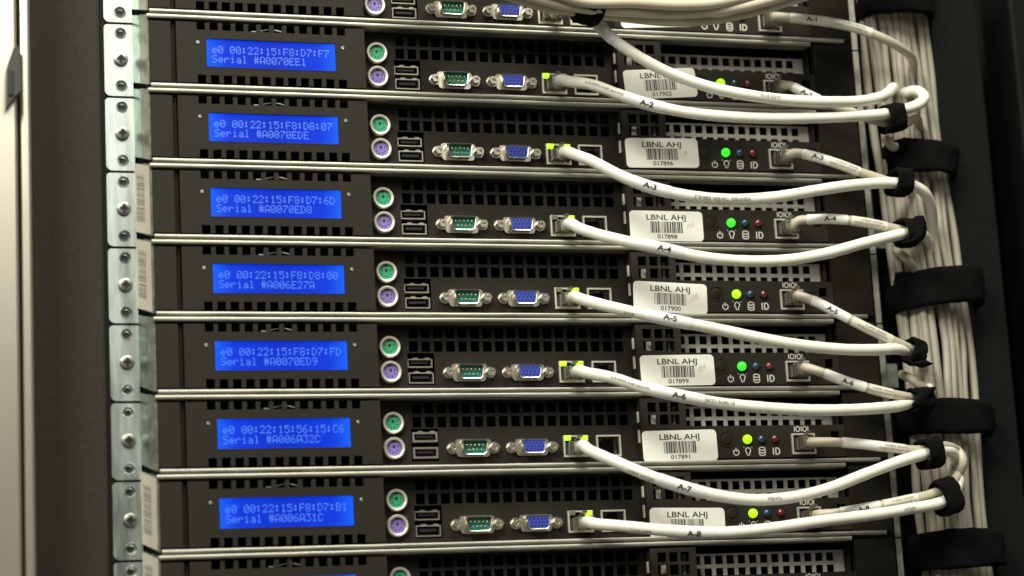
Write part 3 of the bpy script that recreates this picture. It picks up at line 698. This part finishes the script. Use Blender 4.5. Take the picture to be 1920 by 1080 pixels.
for n in range(1, 9):
    r = n-1; cx, cz = 65.8, -0.4+zrow(r); vis, tail = WHITE[n]
    if n > 1: vis = [(vis[0][0]+2, vis[0][1]+5, vis[0][2])]+[(vis[1][0], vis[1][1]+2, vis[1][2])]+vis[2:]
    head = [Vector((cx, 3, cz)), Vector((cx+.3, -4, cz))]
    pts = head+P(vis)+P(tail)
    if n == 1: pts = [Vector((cx, 3, cz)), Vector((cx+2, -14, cz+1.5)), Vector((cx+9, -29, cz+2.0))]+P(vis)+P(tail)
    pr = []
    if n == 2: pr = [('A-B.000/2-4-08 24AWG', (1136, 167, -26), 2.1, False, .6)]
    if n == 3: pr = [('VERIFIED TIA/EIA 568-B.2', (1350, 373, -38), 2.9, True, 0)]
    if n == 1: pr = [('LLO3 E116', (1440, 184, -43), 2.5, True, -1.0)]
    if n == 6: pr = [('A-B.000/2-4-08 24AWG', (1185, 719, -30), 2.0, False, .6), ('E118670 CORD', (1345, 755, -38), 2.6, True, -1.0)]
    if n == 7: pr = [('4-PAIR 24AWG', (1205, 887, -32), 2.0, False, -1.2), ('TIA/EIA', (1450, 936, -38), 2.5, True, -1.0)]
    if n == 8: pr = [('C (UL) 0408', (1205, 990, -27), 2.0, False, -1.2), ('US/CAT', (1700, 955, -30), 2.2, True, -.6)]
    if n == 5: pr = [('4-PAIR', (1180, 583, -31), 1.9, False, -1.2)]
    sa, sb = WS[n]
    make_cable('network_cable', 'white network cable tagged A-%d, %s' % (n, 'leaving the topmost server' if n == 1 else 'plugged into the server reading %s' % SER[r]), 'cable', 'white patch cables crossing the servers',
               pts, 3.45, 'cable', (cx, cz, 8.0), (sa, sb, [('A-%d' % n, WQ[n][0], 4.6, WQ[n][1])]), None, pr, seed=n)

GREY = {
 1: ([(1450, 31, -10), (1490, 34, -17), (1550, 41, -24), (1610, 54, -28), (1660, 74, -28), (1698, 97, -20), (1712, 116, -6)], [(1712, 145, 6)], ((1478, 33, -15), (1553, 42, -24)), ((1556, 42, -24), (1635, 63, -28))),
 2: ([(1478, 160, -11), (1512, 176, -17), (1552, 194, -20), (1592, 208, -22), (1640, 226, -22), (1668, 232, -20)], [(1695, 232, -18), (1718, 222, -10), (1724, 240, 4)], ((1488, 163, -13), (1536, 188, -19)), None),
 3: ([(1490, 287, -11), (1525, 293, -18), (1570, 307, -23), (1610, 322, -25), (1650, 335, -24), (1672, 342, -22)], [(1700, 350, -10), (1715, 380, 6)], ((1503, 289, -14), (1556, 302, -22)), ((1560, 304, -22), (1608, 321, -25))),
 4: ([(1494, 415, -11), (1530, 411, -18), (1570, 411, -22), (1620, 417, -24), (1685, 430, -22)], [(1710, 432, -14), (1725, 450, 4)], ((1517, 412, -16), (1590, 413, -23)), ((1594, 413, -23), (1662, 425, -23))),
 5: ([(1492, 553, -11), (1530, 566, -18), (1580, 592, -23), (1625, 615, -25), (1670, 637, -24), (1712, 657, -20)], [(1728, 672, -8), (1735, 700, 6)], ((1520, 561, -16), (1594, 599, -24)), ((1597, 600, -24), (1672, 638, -24))),
 6: ([(1508, 689, -11), (1540, 698, -18), (1580, 713, -22), (1640, 731, -24), (1698, 744, -22)], [(1720, 745, -14), (1738, 735, 0), (1742, 710, 10)], ((1546, 700, -18), (1622, 727, -24)), ((1626, 728, -24), (1668, 738, -23))),
 7: ([(1520, 829, -11), (1560, 829, -18), (1610, 832, -22), (1660, 838, -24), (1722, 844, -22)], [(1760, 836, -18), (1790, 842, -10), (1800, 862, 0), (1788, 890, 10)], ((1575, 830, -19), (1652, 837, -24)), ((1655, 837, -24), (1695, 841, -23))),
 8: ([(1530, 965, -11), (1570, 962, -18), (1620, 953, -22), (1690, 940, -24), (1752, 924, -22)], [(1785, 905, -16), (1796, 885, -4), (1790, 850, 10)], ((1574, 961, -18), (1650, 948, -23)), ((1653, 947, -23), (1714, 934, -23))),
}
for n in range(1, 9):
    r = n-1; cx, cz = 208.2, -0.8+zrow(r); vis, tail, sl, sl2 = GREY[n]
    pts = [Vector((cx, -5, cz)), Vector((cx+.5, -9, cz))]+P(vis)+P(tail)
    make_cable('console_cable', 'grey console cable tagged A-%d in the right-hand socket of the %s' % (n, 'topmost server' if n == 1 else 'server reading %s' % SER[r]), 'cable', 'grey console cables at the right of the servers',
               pts, 2.85, 'cableg', (cx, cz, -0.9), (*sl, [('A-%d' % n, .55, 4.0, .2)]) if n != 7 else (*sl, []), (*sl2, [('CABLE 24AWG/4PR UL', .5, 1.75, -.5), ('E138922 VERIFIED', .55, 1.6, 1.5)]) if sl2 else None, (), seed=20+n)

# vertical bundle on the right
RE = [(-60, 1738), (0, 1745), (150, 1765), (270, 1778), (460, 1803), (600, 1826), (740, 1838), (870, 1852), (1000, 1862), (1140, 1878)]
def redge(y):
    for (a, b_), (c, d) in zip(RE, RE[1:]):
        if a <= y <= c: return b_+(d-b_)*(y-a)/(c-a)
    return RE[-1][1]
def bundle_cable(frac, dy, rad, seed, layer, label):
    rg = random.Random(seed); pts = []; wob = [rg.uniform(-6, 6) for _ in range(14)]; swap = rg.uniform(-.05, .05)
    for i, y in enumerate(range(-60, 1141, 100)):
        f = frac+swap*math.sin(i*.7+seed)
        x = redge(y)-9-(1-f)*136+wob[i]*.5
        pts.append(at(x, y, dy-12*math.sin(math.pi*min(1, max(0, f)))+wob[i]*.25))
    org = Vector(pts[-1]); o_name = 'bundled_cable'
    pa = Path(pts, 6); b = B(); tube(b, pa, rad, sides=12, step=5)
    me = b.mesh('bundled_cable', 'cablevshade', smooth=True, org=org); o = obj(o_name, me, None, org*MM)
    tag(o, label, 'cable', 'cables of the vertical bundle, %s' % layer)
ORD = ['leftmost', 'second from the left', 'third from the left', 'fourth from the left', 'fifth from the left', 'middle', 'fifth from the right', 'fourth from the right', 'third from the right', 'second from the right', 'rightmost']
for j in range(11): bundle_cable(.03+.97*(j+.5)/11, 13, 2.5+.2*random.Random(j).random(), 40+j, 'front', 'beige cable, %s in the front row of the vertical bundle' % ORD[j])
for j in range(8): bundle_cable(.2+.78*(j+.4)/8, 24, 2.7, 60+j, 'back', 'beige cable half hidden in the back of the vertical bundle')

STRAY = [([(1690, 702, -4), (1712, 712, -16), (1730, 726, -18), (1742, 742, -2), (1740, 775, 12)], 'pale cable end curling out below the tie of the A-5 cables'),
         ([(1668, 250, 2), (1662, 262, -8), (1672, 274, -6), (1700, 268, 4), (1722, 240, 8)], 'pale cable end under the tie of cables A-1 and A-2'),
         ([(1775, 838, 4), (1797, 846, -8), (1806, 866, -12), (1796, 888, -6), (1770, 900, 6), (1745, 930, 10)], 'grey cable loop between the ties of the A-7 and A-8 cables'),
         ([(1680, 470, 4), (1700, 486, -10), (1716, 510, 0), (1722, 560, 12)], 'pale cable end curling out below the tie of the A-4 cables')]
for k_, (pl_, lb_) in enumerate(STRAY):
    pts = P(pl_); org = Vector(pts[0]); pa = Path(pts, 2); b = B(); tube(b, pa, 2.8, sides=14, step=2)
    o = obj('stray_cable', b.mesh('stray_cable', 'cableg', smooth=True, org=org), None, org*MM); tag(o, lb_, 'cable')

# horizontal bundle across the top, held by one tie
HB = [  # offsets above the lowest cable (px), depth
 (0, -50), (-13, -58), (-24, -50), (-30, -62), (-40, -54), (-52, -60), (-62, -50), (-72, -62), (-84, -54), (-96, -60), (-108, -52)]  # highest ones are unseen above the frame, added to shade the top servers
base = [(800, -78), (880, -38), (960, -4), (1030, 16), (1100, 24), (1180, 36), (1260, 41), (1330, 38), (1400, 25), (1480, 2), (1560, -24), (1650, -60)]
for j, (dz, dy) in enumerate(HB):
    rg = random.Random(90+j); pts = []
    for i, (x, y) in enumerate(base):
        sq = 1-.45*math.exp(-((x-1100)/45.0)**2)
        pts.append(at(x, y+dz*sq-2+rg.uniform(-2, 2), dy+rg.uniform(-2, 2)+(12 if x < 950 or x > 1500 else 0)))
    org = Vector(pts[4]); pa = Path(pts, 4); b = B(); tube(b, pa, 3.25, sides=14, step=3.5)
    o = obj('bundled_cable', b.mesh('bundled_cable', 'cableb', smooth=True, org=org), None, org*MM)
    tag(o, ['lowest beige cable of the sagging horizontal bundle at the top', 'second lowest beige cable of the sagging horizontal bundle', 'third lowest beige cable of the sagging horizontal bundle'][j] if j < 3 else 'beige cable in the upper part of the sagging horizontal bundle', 'cable', 'cables of the horizontal bundle at the top')

# ------------------------------------------------------------------ hook-and-loop ties
def tie(name, label, c, axis, a1, a2, length, thick, seed, group, tail=None, tilt=0.0):
    """closed band around axis; a1, a2 = half sizes (mm) along the two cross directions"""
    rg = random.Random(seed); axis = Vector(axis).normalized(); c = Vector(c)
    u = Vector((0, 0, 1)) if abs(axis.z) < .8 else Vector((1, 0, 0)); u = (u-axis*u.dot(axis)).normalized(); v = axis.cross(u)
    t = thing(name, label, 'cable tie', c, group); n = 40; b = B(); rows = 9; loops = []
    ph = [rg.uniform(0, 6.3) for _ in range(6)]
    def ring(s_, off):
        L = []
        for k in range(n):
            th = 2*math.pi*k/n; wv = 1+.06*math.sin(2*th+ph[0])+.05*math.sin(3*th+ph[1]+s_)+.03*math.sin(7*th+ph[2]+s_*3)+.02*math.sin(13*th+ph[4]-s_*5)
            ca, sa = math.cos(th), math.sin(th); e = .8; ca = math.copysign(abs(ca)**e, ca); sa = math.copysign(abs(sa)**e, sa)
            L.append(c+u*ca*(a1*wv+off)+v*sa*(a2*wv+off)+axis*(length/2*s_*(1+.06*math.sin(2*th+ph[3]))+tilt*ca*a1+rg.uniform(-.3, .3)))
        return L
    for i in range(rows):
        s_ = -1+2*i/(rows-1); loops.append(ring(s_, (thick*.5 if 0 < i < rows-1 else thick*.15)+rg.uniform(-.1, .1)))
    loops += [ring(1, -thick), ring(-1, -thick)]
    loops.append(loops[0])
    R = [[b.bm.verts.new(p) for p in l] for l in loops[:-1]]; R.append(R[0])
    for A_, C_ in zip(R, R[1:]):
        for k in range(n): b.bm.faces.new((A_[k], A_[(k+1) % n], C_[(k+1) % n], C_[k]))
    obj('band', b.mesh('band', 'velcro', smooth=True, org=c), t)
    if tail:
        b = B(); pts = [Vector(p) for p in tail]; pa = Path(pts, 2); k = max(6, int(pa.L/2)); L = []
        for i in range(k+1):
            p, tt, nv = pa.ev(pa.L*i/k); sd = axis*length*.46*(1-.25*(i/k)**2); nn = tt.cross(sd).normalized()*thick*.5
            L.append([p+sd+nn, p-sd+nn, p-sd-nn, p+sd-nn])
        b.loft(L); obj('tail', b.mesh('tail', 'velcro', smooth=True, org=c), t)
G1 = 'small black ties holding the patch cables at the right'
def small(label, px, py, y, hpx, dep, lpx, seed, ax=(1, 0, 0), tail=None):
    k = 3.12
    tl = [at(*q) for q in tail] if tail else None
    tie('cable_tie', label, at(px, py, y), ax, hpx/k, dep, lpx/k, 1.4, seed, G1, tl)
small('black tie gathering cables A-1 and A-2 at the right end', 1672, 222, -24, 24, 9, 38, 1, (1, .1, .12))
small('black tie around cable A-3 near the zinc strip', 1686, 343, -25, 24, 9, 36, 2, (1, .1, -.05))
small('black tie around the right ends of the cables tagged A-4', 1700, 436, -24, 24, 9.5, 30, 3, (1, .2, .1), [(1700, 455, -32), (1722, 447, -33), (1727, 425, -33), (1723, 405, -32)])
small('black tie around the right ends of the cables tagged A-5', 1712, 660, -22, 21, 9, 30, 4, (1, .2, -.35), [(1700, 675, -30), (1718, 684, -31), (1742, 678, -31)])
small('black tie around the right ends of the cables tagged A-6', 1722, 750, -21, 23, 9, 36, 5, (1, .2, .1), [(1722, 760, -30), (1735, 742, -31), (1745, 726, -30)])
small('black tie around the right ends of the cables tagged A-7', 1742, 850, -23, 28, 9.5, 34, 6, (1, .1, .1))
small('black tie around the right ends of the cables tagged A-8', 1774, 932, -24, 31, 9.5, 38, 7, (1, .1, .25))
tie('cable_tie', 'black tie around the horizontal cable bundle at the top', at(1104, 5, -50), (1, 0, -.22), 36/3.2, 14, 14.5, 1.6, 11, None)

G2 = 'wide black straps round the vertical cable bundle'
def strap(label, xl, xr, py, hpx, seed, tilt=0.0):
    k = 3.05; c = at((xl+xr)/2, py, 14)
    tie('cable_strap', label, c, (0.02, 0, 1), (xr-xl)/2/k, 24, hpx/k, 1.6, seed, G2, None, tilt)
strap('wide black strap round the vertical bundle, cut off by the top edge', 1590, 1756, 6, 84, 31, .06)
strap('wide black strap round the vertical bundle beside cable A-3', 1640, 1793, 309, 62, 32, 0)
strap('wide black strap round the vertical bundle just above the server reading A0070ED9', 1656, 1836, 548, 74, 33, .10)
strap('wide black strap round the vertical bundle just below cable A-6', 1682, 1852, 790, 64, 34, -.02)
strap('wide black strap round the vertical bundle at the bottom right', 1702, 1874, 1034, 70, 35, .03)
